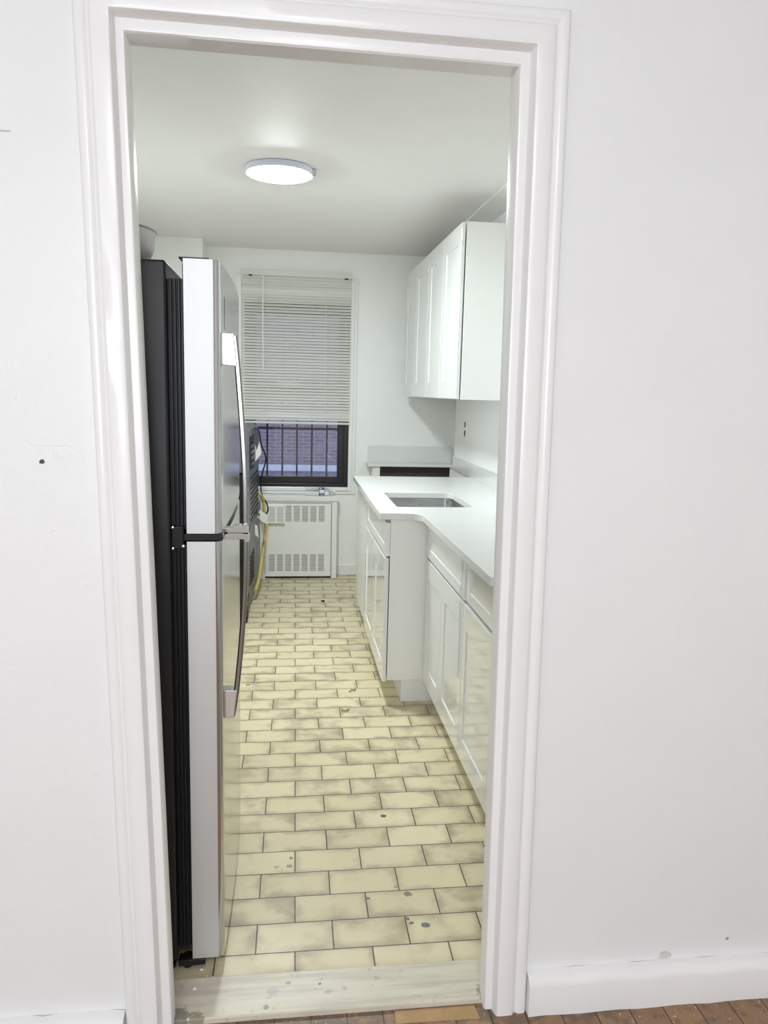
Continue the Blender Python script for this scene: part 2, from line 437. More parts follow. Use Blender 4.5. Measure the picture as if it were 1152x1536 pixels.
for k, (q, t, y) in enumerate(prof):
    corner = []
    for i in range(4):
        if q == 'W': p = [(-.326, -.004), (-.326, 2.150), (.510, 2.150), (.510, -.004)][i]
        elif q == 'A': p = lerp(Aq[i], Bq[i], t)
        else: p = lerp(Bq[i], Cq[i], t)
        if q == 'W': yy = 1.655 if i in (1, 2) else 1.638
        elif y is None: yy = 1.648 if i in (1, 2) else 1.632
        else: yy = y
        corner.append(Vector((p[0], yy, p[1])))
    line = []
    for s in range(3):
        for j in range(NS):
            u = j / NS; v = corner[s].lerp(corner[s + 1], u)
            if 0 < j and q != 'W':
                a = .00025 * math.sin(j * 2.3 + s) * math.sin(j * .9 + k * .2)
                v = v + (Vector((a, 0, 0)) if s != 1 else Vector((0, 0, a)))
            line.append(bm.verts.new(v))
    line.append(bm.verts.new(corner[3])); cols.append(line)
for a, b in zip(cols, cols[1:]):
    for i in range(len(a) - 1): bm.faces.new((a[i], a[i + 1], b[i + 1], b[i]))
struct('door_1', bm, M['trim'], 'white moulded door frame around the kitchen doorway', smooth=35)

# ------------------------------------------------------------------ window
win = link('window_1', prism(new(), [(-.36, 5.985), (-.36, YE), (.1, YE)], 2.27, 2.272), M['trim'])
bpy.data.objects.remove(win)
def rect_frame(bm, x0, x1, z0, z1, w, y0, y1, bev=.002, bottom=True, wb=None):
    wb = wb or w
    box(bm, x0, x0 + w, y0, y1, z0, z1, bev); box(bm, x1 - w, x1, y0, y1, z0, z1, bev)
    box(bm, x0 + w, x1 - w, y0, y1, z1 - w, z1, bev)
    if bottom: box(bm, x0 + w, x1 - w, y0, y1, z0, z0 + wb, bev)
    return bm
bm = new()
rect_frame(bm, -.394, .536, .655, 2.30, .052, YE - .012, YE + .001, .003)
rect_frame(bm, -.368, .510, .680, 2.274, .03, YE - .022, YE - .006, .003)
win = struct('window_1', bm, M['trim'], 'window with dark frame in the end wall')
# dark aluminium frame and sashes
bm = new()
F0 = YE + .01
rect_frame(bm, WX0, WX1, .70, 2.10, .035, F0, F0 + .07, .002)
rect_frame(bm, WX0 + .03, WX1 - .03, .735, 1.46, .055, F0 + .015, F0 + .045, .003, wb=.052)
rect_frame(bm, WX0 + .03, WX1 - .03, 1.42, 2.07, .055, F0 + .04, F0 + .068, .003)
box(bm, WX0 + .02, WX1 - .02, F0 - .006, F0 + .02, .70, .735, .003)
struct('window_frame', bm, M['bronze'], 'dark bronze sash frame', parent=win)
struct('window_header', box(new(), WX0, WX1, F0 + .01, F0 + .05, 2.10, 2.26), M['trim'], parent=win)
bm = new()
box(bm, WX0 + .084, WX1 - .084, F0 + .028, F0 + .031, .786, 1.406); box(bm, WX0 + .084, WX1 - .084, F0 + .052, F0 + .055, 1.474, 2.016)
struct('window_pane', bm, M['glass'], parent=win)
bm = new(); prism(bm, [(5.868, .613), (5.868, .646), (5.872, .650), (YE + .012, .652), (YE + .012, .613)], -.204, .402, 'x', .002)
struct('window_sill', bm, M['trim'], 'white ledge under the window', parent=win)

# outside: guard bars, brick wall, ledge
gb = thing('window_guard', (.08, 6.25, .62), 'dark iron bars outside the end window', 'window guard')
for i, x in enumerate((-.272, -.152, -.032, .085, .205, .326, .446)):
    link('bar', box(new(), x - .007, x + .007, 6.243, 6.257, .62, 2.25, .002), M['iron'], gb)
for z in (1.15, .66, 1.75, 2.2):
    link('crossbar', box(new(), -.30, .47, 6.238, 6.246, z - .009, z + .009, .001), M['iron'], gb)
bm = new(); box(bm, -7, 7, 10.5, 10.7, .42, 9.0)
struct('wall_outside', bm, M['brick'], 'brick wall of the building across the gap')
bm = new(); box(bm, -7, 7, 10.36, 10.6, .375, .455, .01)
struct('trim_4', bm, M['stone'], 'pale stone ledge at the foot of the brick wall')
bm = new(); box(bm, -7, 7, 10.42, 10.7, -2.2, .375)
struct('wall_outside_base', bm, M['rough_stone'], 'rough grey base under the stone ledge')
struct('floor_outside', box(new(), -7, 7, YE + .3, 10.7, -2.3, -2.2), M['rough_stone'])

# ------------------------------------------------------------------ venetian blind
bl = thing('venetian_blind', (.075, 5.955, 1.2), 'cream venetian blind lowered over the upper window', 'blind')
bm = new(); box(bm, -.337, .484, 5.938, 5.968, 2.289, 2.326, .002)
hr = link('headrail', bm, M['slat'], bl)
for x in (-.27, .44): link('bracket_clip', box(new(), x - .012, x + .012, 5.934, 5.97, 2.284, 2.2905, .001), M['rubber'], bl)
bm = new()
zs = []; z = 2.278; i = 0; rng = random.Random(3)
pitch = .0222
while z > 1.224:
    zs.append(z)
    ang = -math.radians(50 + rng.uniform(-4, 4))
    w = .0255
    if i in (4, 45): ang = -math.radians(78)
    if i in (5, 46): ang = -math.radians(74)
    if i < 4: ang = -math.radians(52)
    sag = rng.uniform(-.0008, .0008)
    yc = 5.953
    pts = []
    for s in range(5):
        u = (s / 4 - .5) * w; crown = .0016 * (1 - (2 * s / 4 - 1) ** 2)
        pts.append((yc - u * math.cos(ang) * 1 + crown * math.sin(ang), z + u * math.sin(ang) + crown * math.cos(ang)))
    # front edge low, back edge high is the closed-down position
    top = pts; t = bmesh.new(); vs = []
    for xi, x in enumerate((-.334, .073, .4815)):
        dz = sag * (1 if xi == 1 else 0) - .0022 * (x - .07)*0
        vs.append([t.verts.new((x, y, zz + dz)) for (y, zz) in top])
    for a, b in zip(vs, vs[1:]):
        for k in range(4): t.faces.new((a[k], a[k + 1], b[k + 1], b[k]))
    join(bm, t)
    z -= pitch; i += 1
link('slats', bm, M['slat'], bl)
link('bottom_rail', box(new(), -.335, .483, 5.941, 5.965, 1.199, 1.216, .003), M['slat'], bl)
for x in (-.147, .292):
    bm = new(); tube(bm, [(x, 5.937, 2.29), (x, 5.937, 1.21)], .0011, 6); tube(bm, [(x, 5.967, 2.29), (x, 5.967, 1.21)], .0011, 6)
    link('ladder_cord', bm, M['white_plastic'], bl)
bm = new(); tube(bm, [(-.178, 5.926, 2.285), (-.180, 5.922, 1.95), (-.177, 5.92, 1.595)], .0042, 6)
link('tilt_wand', bm, M['white_plastic'], bl, smooth=60)

# ------------------------------------------------------------------ radiator cover
rc = thing('radiator_cover', (.10, 5.93, 0), 'white metal radiator cover with slotted grilles under the window', 'radiator cover')
RY = 5.880
bm = new()
colx = [-.131 + .0637 * k for k in range(7)]; cw = .046
def grille(bm, z0, z1, cols, rows, x0, x1):
    xs = x0
    for cx0 in cols:
        box(bm, xs, cx0, RY, RY + .003, z0, z1); xs = cx0 + cw
        p = (z1 - z0) / rows
        for r in range(rows):
            box(bm, cx0, cx0 + cw, RY, RY + .003, z0 + r * p, z0 + r * p + p * .56)
    box(bm, xs, x1, RY, RY + .003, z0, z1)
PX0, PX1 = -.156, .349
grille(bm, .447, .572, colx, 11, PX0, PX1); grille(bm, .056, .190, colx, 11, PX0, PX1)
box(bm, PX0, PX1, RY, RY + .003, .572, .594); box(bm, PX0, PX1, RY, RY + .003, .190, .447); box(bm, PX0, PX1, RY, RY + .003, .018, .056)
link('front_panel', bm, M['rad'], rc)
bm = new(); box(bm, -.198, -.158, RY - .004, RY + .02, 0, .598, .003); box(bm, -.198, -.19, RY, YE - .002, 0, .598)
link('left_post', bm, M['rad'], rc)
bm = new(); box(bm, .354, .394, RY - .004, RY + .02, 0, .598, .003); box(bm, .386, .394, RY, YE - .002, 0, .598)
link('right_post', bm, M['rad'], rc)
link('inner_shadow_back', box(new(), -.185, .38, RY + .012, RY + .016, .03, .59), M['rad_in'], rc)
link('top_rail', box(new(), -.198, .394, RY - .002, RY + .03, .5985, .6115, .001), M['rad'], rc)
bm = new(); box(bm, -.139, -.010, RY - .028, RY - .001, .440, .580, .003)
dv = link('vent_deflector', bm, M['rad'], rc)
bm = new()
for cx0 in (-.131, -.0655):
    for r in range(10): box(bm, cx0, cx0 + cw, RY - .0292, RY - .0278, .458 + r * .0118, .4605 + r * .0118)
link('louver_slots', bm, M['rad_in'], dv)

# water bottle on the ledge
bt = thing('plastic_bottle', (.25, 5.905, .652), 'clear plastic bottle with blue label lying on the window ledge', 'bottle')
BX = Matrix.Rotation(PI / 2, 4, 'Y')
BM = lambda x: Matrix.Translation((x, 5.905, .684)) @ BX
bm = new(); lathe(bm, [(0, 0), (.024, 0), (.0305, .006), (.0315, .02), (.030, .04), (.0315, .06), (.030, .08), (.0315, .10), (.0315, .145), (.028, .165), (.018, .19), (.0125, .202), (.0125, .212)], 0, 0, 0, 28, BM(.150))
link('bottle_body', bm, M['bottle'], bt, smooth=50)
bm = new(); lathe(bm, [(.0320, 0), (.0322, .001), (.0322, .040), (.0320, .041)], 0, 0, 0, 28, BM(.253))
lb = link('bottle_label', bm, M['label_blue'], bt, smooth=50)
bm = new()
for (a0, a1, u0, u1) in ((150, 200, .255, .292), (215, 236, .26, .287), (120, 132, .258, .275), (242, 262, .27, .291)):
    vs = []
    for k in range(7):
        a = math.radians(a0 + (a1 - a0) * k / 6)
        vs.append([bm.verts.new((u, 5.905 + .0326 * math.cos(a), .684 + .0326 * math.sin(a))) for u in (u0, u1)])
    for a, b in zip(vs, vs[1:]): bm.faces.new((a[0], a[1], b[1], b[0]))
link('label_print', bm, M['label_white'], lb)
bm = new(); lathe(bm, [(0, 0), (.0145, 0), (.0145, .016), (0, .016)], 0, 0, 0, 20, BM(.36))
link('bottle_cap', bm, M['white_plastic'], bt)

# ------------------------------------------------------------------ shaker fronts (face looks to -x)
def shaker(bm, xf, y0, y1, z0, z1, st=.055, rt=.085, rb=.085, th=.019, rec=.005, bead=.003):
    a = (y0, y1, z0, z1); b = (y0 + st, y1 - st, z0 + rb, z1 - rt)
    c = (b[0] + bead, b[1] - bead, b[2] + bead, b[3] - bead)
    t = bmesh.new()
    def ring(x, r): return [t.verts.new((x, r[0], r[2])), t.verts.new((x, r[1], r[2])), t.verts.new((x, r[1], r[3])), t.verts.new((x, r[0], r[3]))]
    e = .0015
    R = [ring(xf + th, a), ring(xf + e, a), ring(xf, (a[0] + e, a[1] - e, a[2] + e, a[3] - e)), ring(xf, b), ring(xf + rec * .35, (b[0] + .001, b[1] - .001, b[2] + .001, b[3] - .001)), ring(xf + rec, c)]
    for p, q in zip(R, R[1:]):
        for k in range(4): t.faces.new((p[k], p[(k + 1) % 4], q[(k + 1) % 4], q[k]))
    t.faces.new(R[-1]); t.faces.new(R[0])
    bmesh.ops.recalc_face_normals(t, faces=t.faces)
    join(bm, t); return bm

# upper cabinets
for k, (y0, lab) in enumerate(((4.040, 'nearer white wall cabinet with two shaker doors, its plain side facing the doorway'),
                               (4.957, 'farther white wall cabinet next to the window wall, with two shaker doors'))):
    t = thing('wall_cabinet', (1.05, y0 + .457, 1.427), lab, 'cabinet', 'white wall cabinets on the right')
    y1 = y0 + .914
    bm = new(); box(bm, .917, XR - .002, y0, y1, 1.427, 2.335, .001)
    link('body', bm, M['cab_side'], t)
    for d in range(2):
        a = y0 + d * .457
        link('door', shaker(new(), .890, a + .0015, a + .4545, 1.430, 2.330, .072, .10, .095), M['cab'], t)

# base cabinets
XF = .645
t = thing('base_cabinet', (.95, 3.04, 0), 'white base cabinet with two shaker doors and one drawer right of the sink cabinet', 'cabinet', 'white base cabinets along the right wall')
bm = new(); box(bm, XF + .021, XR - .002, 2.650, 3.418, .113, .882); box(bm, .715, XR - .002, 2.650, 3.418, 0, .113)
link('body', bm, M['cab_side'], t)
link('door', shaker(new(), XF, 3.036, 3.414, .115, .703, .055, .09, .085), M['cab'], t)
link('door', shaker(new(), XF, 2.652, 3.033, .115, .703, .055, .09, .085), M['cab'], t)
link('drawer', shaker(new(), XF, 2.652, 3.414, .713, .876, .055, .042, .042), M['cab'], t)
t = thing('base_cabinet', (.95, 2.44, 0), 'white base cabinet with one door nearest the doorway, its drawer front pushed in', 'cabinet', 'white base cabinets along the right wall')
bm = new(); box(bm, XF + .021, XR - .002, 2.24, 2.648, .113, .705); box(bm, .715, XR - .002, 2.24, 2.648, 0, .113)
box(bm, XF + .021, XR - .002, 2.63, 2.648, .705, .882); box(bm, XF + .021, XR - .002, 2.24, 2.258, .705, .882)
link('body', bm, M['cab_side'], t)
link('door', shaker(new(), XF, 2.242, 2.646, .115, .703, .047, .09, .085), M['cab'], t)
link('drawer', shaker(new(), XF + .006, 2.262, 2.640, .713, .868, .05, .042, .042), M['cab'], t)
bm = new()
gr = [[bm.verts.new((XF + .004 - .012 * math.sin(3.1 * u) * v - .002 * math.sin(9 * u + 5 * v), 2.64 - .085 * u - .01 * v, .878 - .05 * v * (1 - .55 * u) + .003 * math.sin(11 * u))) for v in (0, .25, .5, .75, 1)] for u in [i / 8 for i in range(9)]]
for a, b in zip(gr, gr[1:]):
    for k in range(4): bm.faces.new((a[k], a[k + 1], b[k + 1], b[k]))
o = link('protective_film', bm, M['film'], t, smooth=60); o['label'] = 'loose clear protective film at the drawer corner'

# sink base cabinet
XS = .450
t = thing('sink_cabinet', (.8, 3.84, 0), 'deep white sink cabinet standing forward of its neighbours, plain side to the doorway', 'cabinet')
bm = new()
box(bm, XS + .026, XR - .004, 3.420, 3.440, .113, .882, .001); box(bm, XS + .026, XR - .004, 4.240, 4.258, .113, .882, .001)
box(bm, XS + .026, XR - .004, 3.44, 4.24, .113, .13); box(bm, XS + .026, XS + .044, 3.44, 4.24, .70, .882)
link('body', bm, M['cab_side'], t)
link('toe_kick', prism(new(), [(.548, 3.436), (1.2, 3.436), (1.2, 4.258), (.553, 4.258)], 0, .113), M['cab_side'], t)
link('door', shaker(new(), XS, 3.402, 3.824, .115, .703, .055, .09, .085), M['cab'], t)
link('door', shaker(new(), XS, 3.828, 4.252, .115, .703, .055, .09, .085), M['cab'], t)
link('false_drawer', shaker(new(), XS + .004, 3.410, 4.252, .713, .868, .055, .042, .042), M['cab'], t)
t = thing('end_cabinet', (.8, 4.59, 0), 'plain white base cabinet behind the sink cabinet beside the stove gap', 'cabinet')
bm = new(); box(bm, .476, XR - .004, 4.262, 4.92, .113, .882, .001)
link('body', bm, M['cab_side'], t)
link('toe_kick', box(new(), .553, 1.2, 4.262, 4.92, 0, .113), M['cab_side'], t)
link('filler_panel', box(new(), .462, .475, 4.28, 4.915, .113, .876, .001), M['cab_side'], t)

# corner cabinet by the window wall: open front, dark inside
t = thing('corner_cabinet', (.93, 5.85, 0), 'low corner cabinet with dark open front against the end wall', 'cabinet')
bm = new(); box(bm, .655, .712, 5.81, YE - .004, 0, .895); box(bm, .712, 1.355, 5.81, YE - .004, 0, .60); box(bm, 1.26, 1.355, 5.815, 5.83, .6, .895)
link('body', bm, M['cab_side'], t)
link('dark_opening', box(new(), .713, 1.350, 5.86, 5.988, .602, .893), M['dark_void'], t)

# countertop with sink hole
CT0, CT1 = .884, .914
hole = []
hx0, hx1, hy0, hy1, hr_ = .530, .908, 3.600, 4.130, .045
for (cx, cy, a0) in ((hx0 + .02, hy0 + .02, 180), (hx1 - hr_, hy0 + hr_, 270), (hx1 - hr_, hy1 - hr_, 0), (hx0 + .02, hy1 - .02, 90)):
    r = .02 if cx < .6 else hr_
    for k in range(7):
        a = math.radians(a0 + 90 * k / 6); hole.append((cx + r * math.cos(a), cy + r * math.sin(a)))
outer = [(.421, 3.425), (.425, 3.405), (.535, 3.402)]
for k in range(1, 9):
    a = PI / 2 - (PI / 2) * k / 8
    outer.append((.535 + .077 * math.cos(a), 3.325 + .077 * math.sin(a)))
outer += [(.612, 2.19), (XR - .001, 2.19), (XR - .001, 4.940), (.432, 4.940)]
t_ = bmesh.new()
def plate(t, outer, hole, z0, z1):
    vo = [t.verts.new((x, y, z1)) for x, y in outer]; vh = [t.verts.new((x, y, z1)) for x, y in hole]
    es = [t.edges.new((vo[i], vo[(i + 1) % len(vo)])) for i in range(len(vo))] + [t.edges.new((vh[i], vh[(i + 1) % len(vh)])) for i in range(len(vh))]
    bmesh.ops.triangle_fill(t, edges=es, use_beauty=True, use_dissolve=False)
    r = bmesh.ops.extrude_face_region(t, geom=list(t.faces))
    bmesh.ops.translate(t, verts=[v for v in r['geom'] if isinstance(v, bmesh.types.BMVert)], vec=(0, 0, z0 - z1))
    bmesh.ops.recalc_face_normals(t, faces=t.faces)
plate(t_, outer, hole, CT0, CT1)
ct = thing('countertop', (.85, 3.6, CT0), 'white quartz countertop with sink cutout along the right wall', 'countertop')
bm = new(); join(bm, t_)
so = link('slab', bm, M['quartz'], ct)
md = so.modifiers.new('b', 'BEVEL'); md.width = .002; md.segments = 2; md.limit_method = 'ANGLE'; md.angle_limit = math.radians(50)
link('backsplash', box(new(), XR - .012, XR, 2.19, YC - .002, CT1, 1.012, .001), M['quartz'], ct)
ct2 = thing('countertop', (.93, 5.85, .895), 'short quartz countertop with backsplash under the end wall beside the window', 'countertop')
link('slab', box(new(), .618, 1.358, 5.79, YE - .002, .895, CT1, .002), M['quartz'], ct2)
link('backsplash', box(new(), .634, 1.305, YE - .02, YE - .002, CT1, 1.041, .001), M['quartz'], ct2)

# sink bowl
sk = thing('sink', (.72, 3.865, .70), 'stainless steel sink bowl set under the countertop', 'sink')
t_ = bmesh.new(); rings = []
def inset(p, d):
    cx, cy = (hx0 + hx1) / 2, (hy0 + hy1) / 2
    return (cx + (p[0] - cx) * (1 - d / (hx1 - cx)), cy + (p[1] - cy) * (1 - d / (hy1 - cy)))
for d, z in ((-.02, CT0 - .001), (-.004, CT0 - .001), (-.004, CT0 - .004), (.006, .72), (.014, .702), (.035, .695)):
    rings.append([t_.verts.new((*inset(p, d), z)) for p in hole])
n = len(hole)
for a, b in zip(rings, rings[1:]):
    for k in range(n): t_.faces.new((a[k], a[(k + 1) % n], b[(k + 1) % n], b[k]))
t_.faces.new(rings[-1])
bm = new(); join(bm, t_); link('bowl', bm, M['sink'], sk, smooth=40)
bm = new(); lathe(bm, [(0, 0), (.03, .001), (.042, .004), (.044, .002), (.044, 0)], .72, 3.9, .6955, 32)
link('drain', bm, M['chrome'], sk, smooth=40)

# outlet
ot = thing('wall_outlet', (XR, 5.15, 1.22), 'white wall outlet with two dark sockets above the counter', 'outlet')
link('cover_plate', box(new(), XR - .006, XR, 5.110, 5.195, 1.145, 1.292, .002), M['white_plastic'], ot)
for z in (1.252, 1.192): link('socket', box(new(), XR - .0085, XR - .004, 5.145, 5.168, z - .019, z + .019, .002), M['dark_gap'], ot)

# ------------------------------------------------------------------ ceiling lamp
lp = thing('ceiling_lamp', (-.04, 3.85, 2.44), 'lit round flush ceiling lamp in the kitchen', 'ceiling lamp')
bm = new(); lathe(bm, [(0, .0), (.150, 0), (.156, -.003), (.158, -.024), (.157, -.031), (.1515, -.031), (.150, -.018), (0, -.018)], -.04, 3.85, ZC, 64)
link('base_plate', bm, M['lamp_rim'], lp, smooth=40)
bm = new(); lathe(bm, [(.1495, -.020), (.1495, -.027), (.146, -.031), (.13, -.037), (.10, -.0435), (.06, -.0485), (0, -.051)], -.04, 3.85, ZC, 64)
link('diffuser', bm, M['lamp'], lp, smooth=60)
link('clip', box(new(), .112, .132, 3.825, 3.84, ZC - .030, ZC - .002, .002), M['chrome'], lp)

# ------------------------------------------------------------------ refrigerator
fr = thing('refrigerator', (-.55, 2.12, 0), 'stainless steel two-door refrigerator with black sides just inside the doorway', 'refrigerator')
FY0_, FY1_ = 1.776, 2.486
bm = new(); box(bm, -.90, -.262, 1.768, 2.470, .035, 1.726, .006, 3)
link('body', bm, M['black'], fr, smooth=30)
def door(z0, z1):
    bm = new()
    P = [(-.228, FY0_ + .002), (-.226, FY0_), (-.165, FY0_)]
    for k in range(1, 8):
        a = -PI / 2 + (PI / 2) * k / 8
        P.append((-.165 + .017 * math.cos(a), FY0_ + .017 + .017 * math.sin(a)))
    for k in range(0, 13):
        u = k / 12; y = FY0_ + .022 + (FY1_ - FY0_ - .044) * u
        P.append((-.1475 + .006 * math.sin(PI * u), y))
    for k in range(1, 8):
        a = (PI / 2) * k / 8
        P.append((-.165 + .017 * math.cos(a), FY1_ - .017 + .017 * math.sin(a)))
    P += [(-.165, FY1_), (-.228, FY1_)]
    prism(bm, P, z0, z1, 'z')
    # silver painted side, stainless front
    for f in bm.faces:
        f.normal_update(); c = f.calc_center_median()
        f.material_index = 1 if (f.normal.y < -.97) else 0
    return bm
fz = link('freezer_door', door(1.122, 1.732), [M['steel'], M['steel_side']], fr, smooth=25)
fd = link('fridge_door', door(.034, 1.103), [M['steel'], M['steel_side']], fr, smooth=25)
link('door_cap', box(new(), -.236, -.170, FY0_ + .001, FY1_ - .01, 1.7322, 1.7352, .001), M['plastic_black'], fz)
for (z0, z1, d) in ((1.13, 1.69, fz), (.06, 1.095, fd)):
    bm = new()
    box(bm, -.2615, -.2285, FY0_ + .016, FY1_ - .02, z0, z1)
    for x in (-.255, -.246, -.237): box(bm, x - .003, x + .003, FY0_ + .008, FY0_ + .03, z0, z1, .0015)
    link('gasket', bm, M['rubber'], d)
bm = new(); box(bm, -.275, -.145, FY0_ + .004, FY0_ + .05, 1.1045, 1.120, .001); box(bm, -.2615, -.2325, FY0_ - .004, FY0_ + .02, 1.085, 1.14, .004)
hg = link('hinge', bm, M['plastic_black'], fr)
for x, z in ((-.257, 1.137), (-.257, 1.088), (-.234, 1.093)):
    bm = new(); lathe(bm, [(0, .0035), (.003, .003), (.0045, 0)], 0, 0, 0, 14, Matrix.Translation((x, FY0_ - .0035, z)) @ Matrix.Rotation(PI / 2, 4, 'X'))
    link('screw', bm, M['chrome'], hg)
bm = new(); box(bm, -.262, -.195, FY0_ + .002, FY0_ + .03, .012, .030, .003); lathe(bm, [(0, 0), (.012, 0), (.012, .03), (0, .03)], -.24, FY0_ + .02, .002, 16)
link('bottom_hinge', bm, M['plastic_black'], fr)
for y in (1.80, 2.44):
    for x in (-.29, -.86):
        bm = new(); lathe(bm, [(0, 0), (.02, 0), (.02, .012), (.012, .014), (.012, .036), (0, .036)], x, y, 0, 16)
        link('foot', bm, M['rubber'], fr)
HY0, HY1 = 1.838, 1.866
def bar(pts, th=.013):
    """flat handle bar whose section follows a curve in the xz plane"""
    bm = new(); c = spline([(x, 0, z) for x, z in pts], 10); out = []; inn = []
    for i, p in enumerate(c):
        d = (c[min(i + 1, len(c) - 1)] - c[max(i - 1, 0)]).normalized(); n = Vector((-d.z, 0, d.x))
        if n.x < 0: n = -n
        out.append(p); inn.append(p - n * th)
    t = bmesh.new(); R = []
    for a, b in zip(out, inn):
        m = (a + b) / 2
        e = (a - b) * .5
        ring = []
        for (u, y) in ((-1, HY0 + .004), (-.5, HY0), (.5, HY0), (1, HY0 + .004), (1, HY1 - .004), (.5, HY1), (-.5, HY1), (-1, HY1 - .004)):
            q = m + e * u; ring.append(t.verts.new((q.x, y, q.z)))
        R.append(ring)
    for a, b in zip(R, R[1:]):
        for k in range(8): t.faces.new((a[k], a[(k + 1) % 8], b[(k + 1) % 8], b[k]))
    t.faces.new(R[0]); t.faces.new(R[-1])
    join(bm, t); return bm
h1 = link('handle', bar([(-.1145, 1.575), (-.107, 1.50), (-.097, 1.36), (-.0915, 1.25), (-.0905, 1.18), (-.0905, 1.115)]), M['handle'], fz, smooth=35)
bm = new(); prism(bm, [(-.151, 1.508), (-.115, 1.505), (-.1215, 1.580), (-.151, 1.581)], HY0 - .004, HY1 + .003, 'y', .002); link('end_cap', bm, M['chrome'], h1)
bm = new(); prism(bm, [(-.151, 1.124), (-.128, 1.124), (-.126, 1.130), (-.106, 1.130), (-.092, 1.137), (-.090, 1.124), (-.090, 1.113), (-.151, 1.115)], HY0 - .004, HY1 + .003, 'y', .001)
link('end_cap', bm, M['chrome'], h1)
h2 = link('handle', bar([(-.090, 1.105), (-.0905, 1.04), (-.093, .95), (-.1005, .84), (-.112, .72), (-.1225, .648)]), M['handle'], fd, smooth=35)
bm = new(); prism(bm, [(-.151, .646), (-.124, .646), (-.117, .716), (-.151, .718)], HY0 - .004, HY1 + .003, 'y', .002); link('end_cap', bm, M['chrome'], h2)
bm = new(); prism(bm, [(-.151, 1.098), (-.151, 1.110), (-.088, 1.110), (-.088, 1.090), (-.096, 1.090), (-.100, 1.097)], HY0 - .004, HY1 + .003, 'y', .001)
link('end_cap', bm, M['chrome'], h2)
bm = new(); prism(bm, [(1.872, 1.664), (1.882, 1.661), (1.884, 1.60), (1.896, 1.585), (1.886, 1.584), (1.874, 1.592), (1.871, 1.63)], -.1475, -.1452, 'x')
link('dark_reflection_patch', bm, M['dark_gap'], fz)  # flat dark piece standing in for a dark reflection at a door dent

# bowl on top
bm = new()
pr = [(0, 0), (.070, 0), (.074, .003), (.098, .010), (.116, .026), (.124, .048), (.127, .072), (.128, .082), (.132, .084), (.132, .0865), (.124, .0865), (.121, .060), (.111, .030), (.092, .014), (.06, .008), (0, .007)]
lathe(bm, pr, -.435, 1.925, 1.7265, 56)
tag(link('bowl', bm, M['bowl'], None, (-.435, 1.925, 1.7265), smooth=40), 'white plastic bowl on top of the refrigerator', 'bowl')

# ------------------------------------------------------------------ range turned with its back to the room
rg = thing('gas_range', (-.55, 5.36, 0), 'grey range pulled out sideways, its vented back facing the room beyond the refrigerator', 'stove')
A = Vector((-.237, 5.00, 0)); B = Vector((-.203, 5.745, 0)); U = (B - A).normalized(); Nn = Vector((U.y, -U.x, 0))
RM = Matrix(((U.x, Nn.x, 0, A.x), (U.y, Nn.y, 0, A.y), (0, 0, 1, 0), (0, 0, 0, 1)))   # local (along, outward, up)
LR = (B - A).length
def rb(x0, x1, y0, y1, z0, z1, bev=0): return box(new(), x0, x1, y0, y1, z0, z1, bev, 2, RM)
link('body', rb(.005, LR - .005, -.62, -.02, .04, .90, .003), M['black'], rg)
bm = rb(0, LR, -.02, 0, .035, .92, .002); box(bm, 0, LR, .0, .004, .52, .56, .001, 2, RM)
back = bm
bm = new(); t_ = bmesh.new()
P = [(-.09, .92), (0, .92), (.0, 1.15), (-.012, 1.19), (-.04, 1.208), (-.09, 1.21)]
for k in (.03, LR - .03): pass
lo = [t_.verts.new((.0, y, z)) for y, z in P]; hi = [t_.verts.new((LR, y, z)) for y, z in P]
t_.faces.new(lo); t_.faces.new(hi[::-1])
for i in range(len(P)): t_.faces.new((lo[i], lo[(i + 1) % len(P)], hi[(i + 1) % len(P)], hi[i]))
join(bm, t_, RM)
link('backguard', bm, M['galv'], rg)
bm = new()
for r in range(9):
    for c in range(7):
        x = .10 + c * .085 + (r % 2) * .03; z = .585 + r * .035
        box(bm, x, x + .034, .0, .0045, z, z + .013, 0, 1, RM)
for r in range(5):
    for c in range(3):
        x = .06 + c * .1; z = .93 + r * .04
        box(bm, x, x + .05, .0, .004, z, z + .016, 0, 1, RM)
box(bm, .02, .30, .0, .004, 1.11, 1.15, 0, 1, RM); box(bm, .03, .12, .0, .004, .95, 1.10, 0, 1, RM)
for r in range(8): box(bm, .05, .34, .0, .004, .16 + r * .026, .172 + r * .026, 0, 1, RM)
for q in bm.faces: q.material_index = 1
join(back, bm)
link('back_panel', back, [M['galv'], M['dark_gap']], rg)
def tagp(a, pts):
    """paper label hanging off the back: outline in (outward, up) at distance a along the back"""
    bm = new(); t = bmesh.new()
    lo = [t.verts.new((a + .1 * y, y, z)) for y, z in pts]; hi = [t.verts.new((a + .1 * y + .002, y, z)) for y, z in pts]
    t.faces.new(lo[::-1]); t.faces.new(hi)
    for i in range(len(pts)): t.faces.new((lo[i], lo[(i + 1) % len(pts)], hi[(i + 1) % len(pts)], hi[i]))
    join(bm, t, RM); return link('paper_tag', bm, M['paper'], rg)
tagp(.42, [(.004, .955), (.004, 1.07), (.012, 1.03), (.032, 1.095), (.046, 1.01)])
tagp(.50, [(.008, .545), (.028, .600), (.085, .560), (.086, .495), (.07, .500)])
tagp(.34, [(.008, .450), (.006, .52), (.024, .515), (.034, .425)])
def lw(a, b, c): return RM @ Vector((a, b, c))
bm = new(); tube(bm, spline([lw(.35, .006, 1.19), lw(.52, .02, 1.16), lw(.66, .025, 1.06), lw(.72, .055, .95), lw(.70, .03, .84), lw(.70, .02, .74), lw(.72, .03, .67), lw(.75, .06, .61), lw(.72, .07, .56), lw(.62, .045, .535), lw(.40, .01, .60)], 8), .0055, 8)
link('power_cord', bm, M['rubber'], rg, smooth=60)
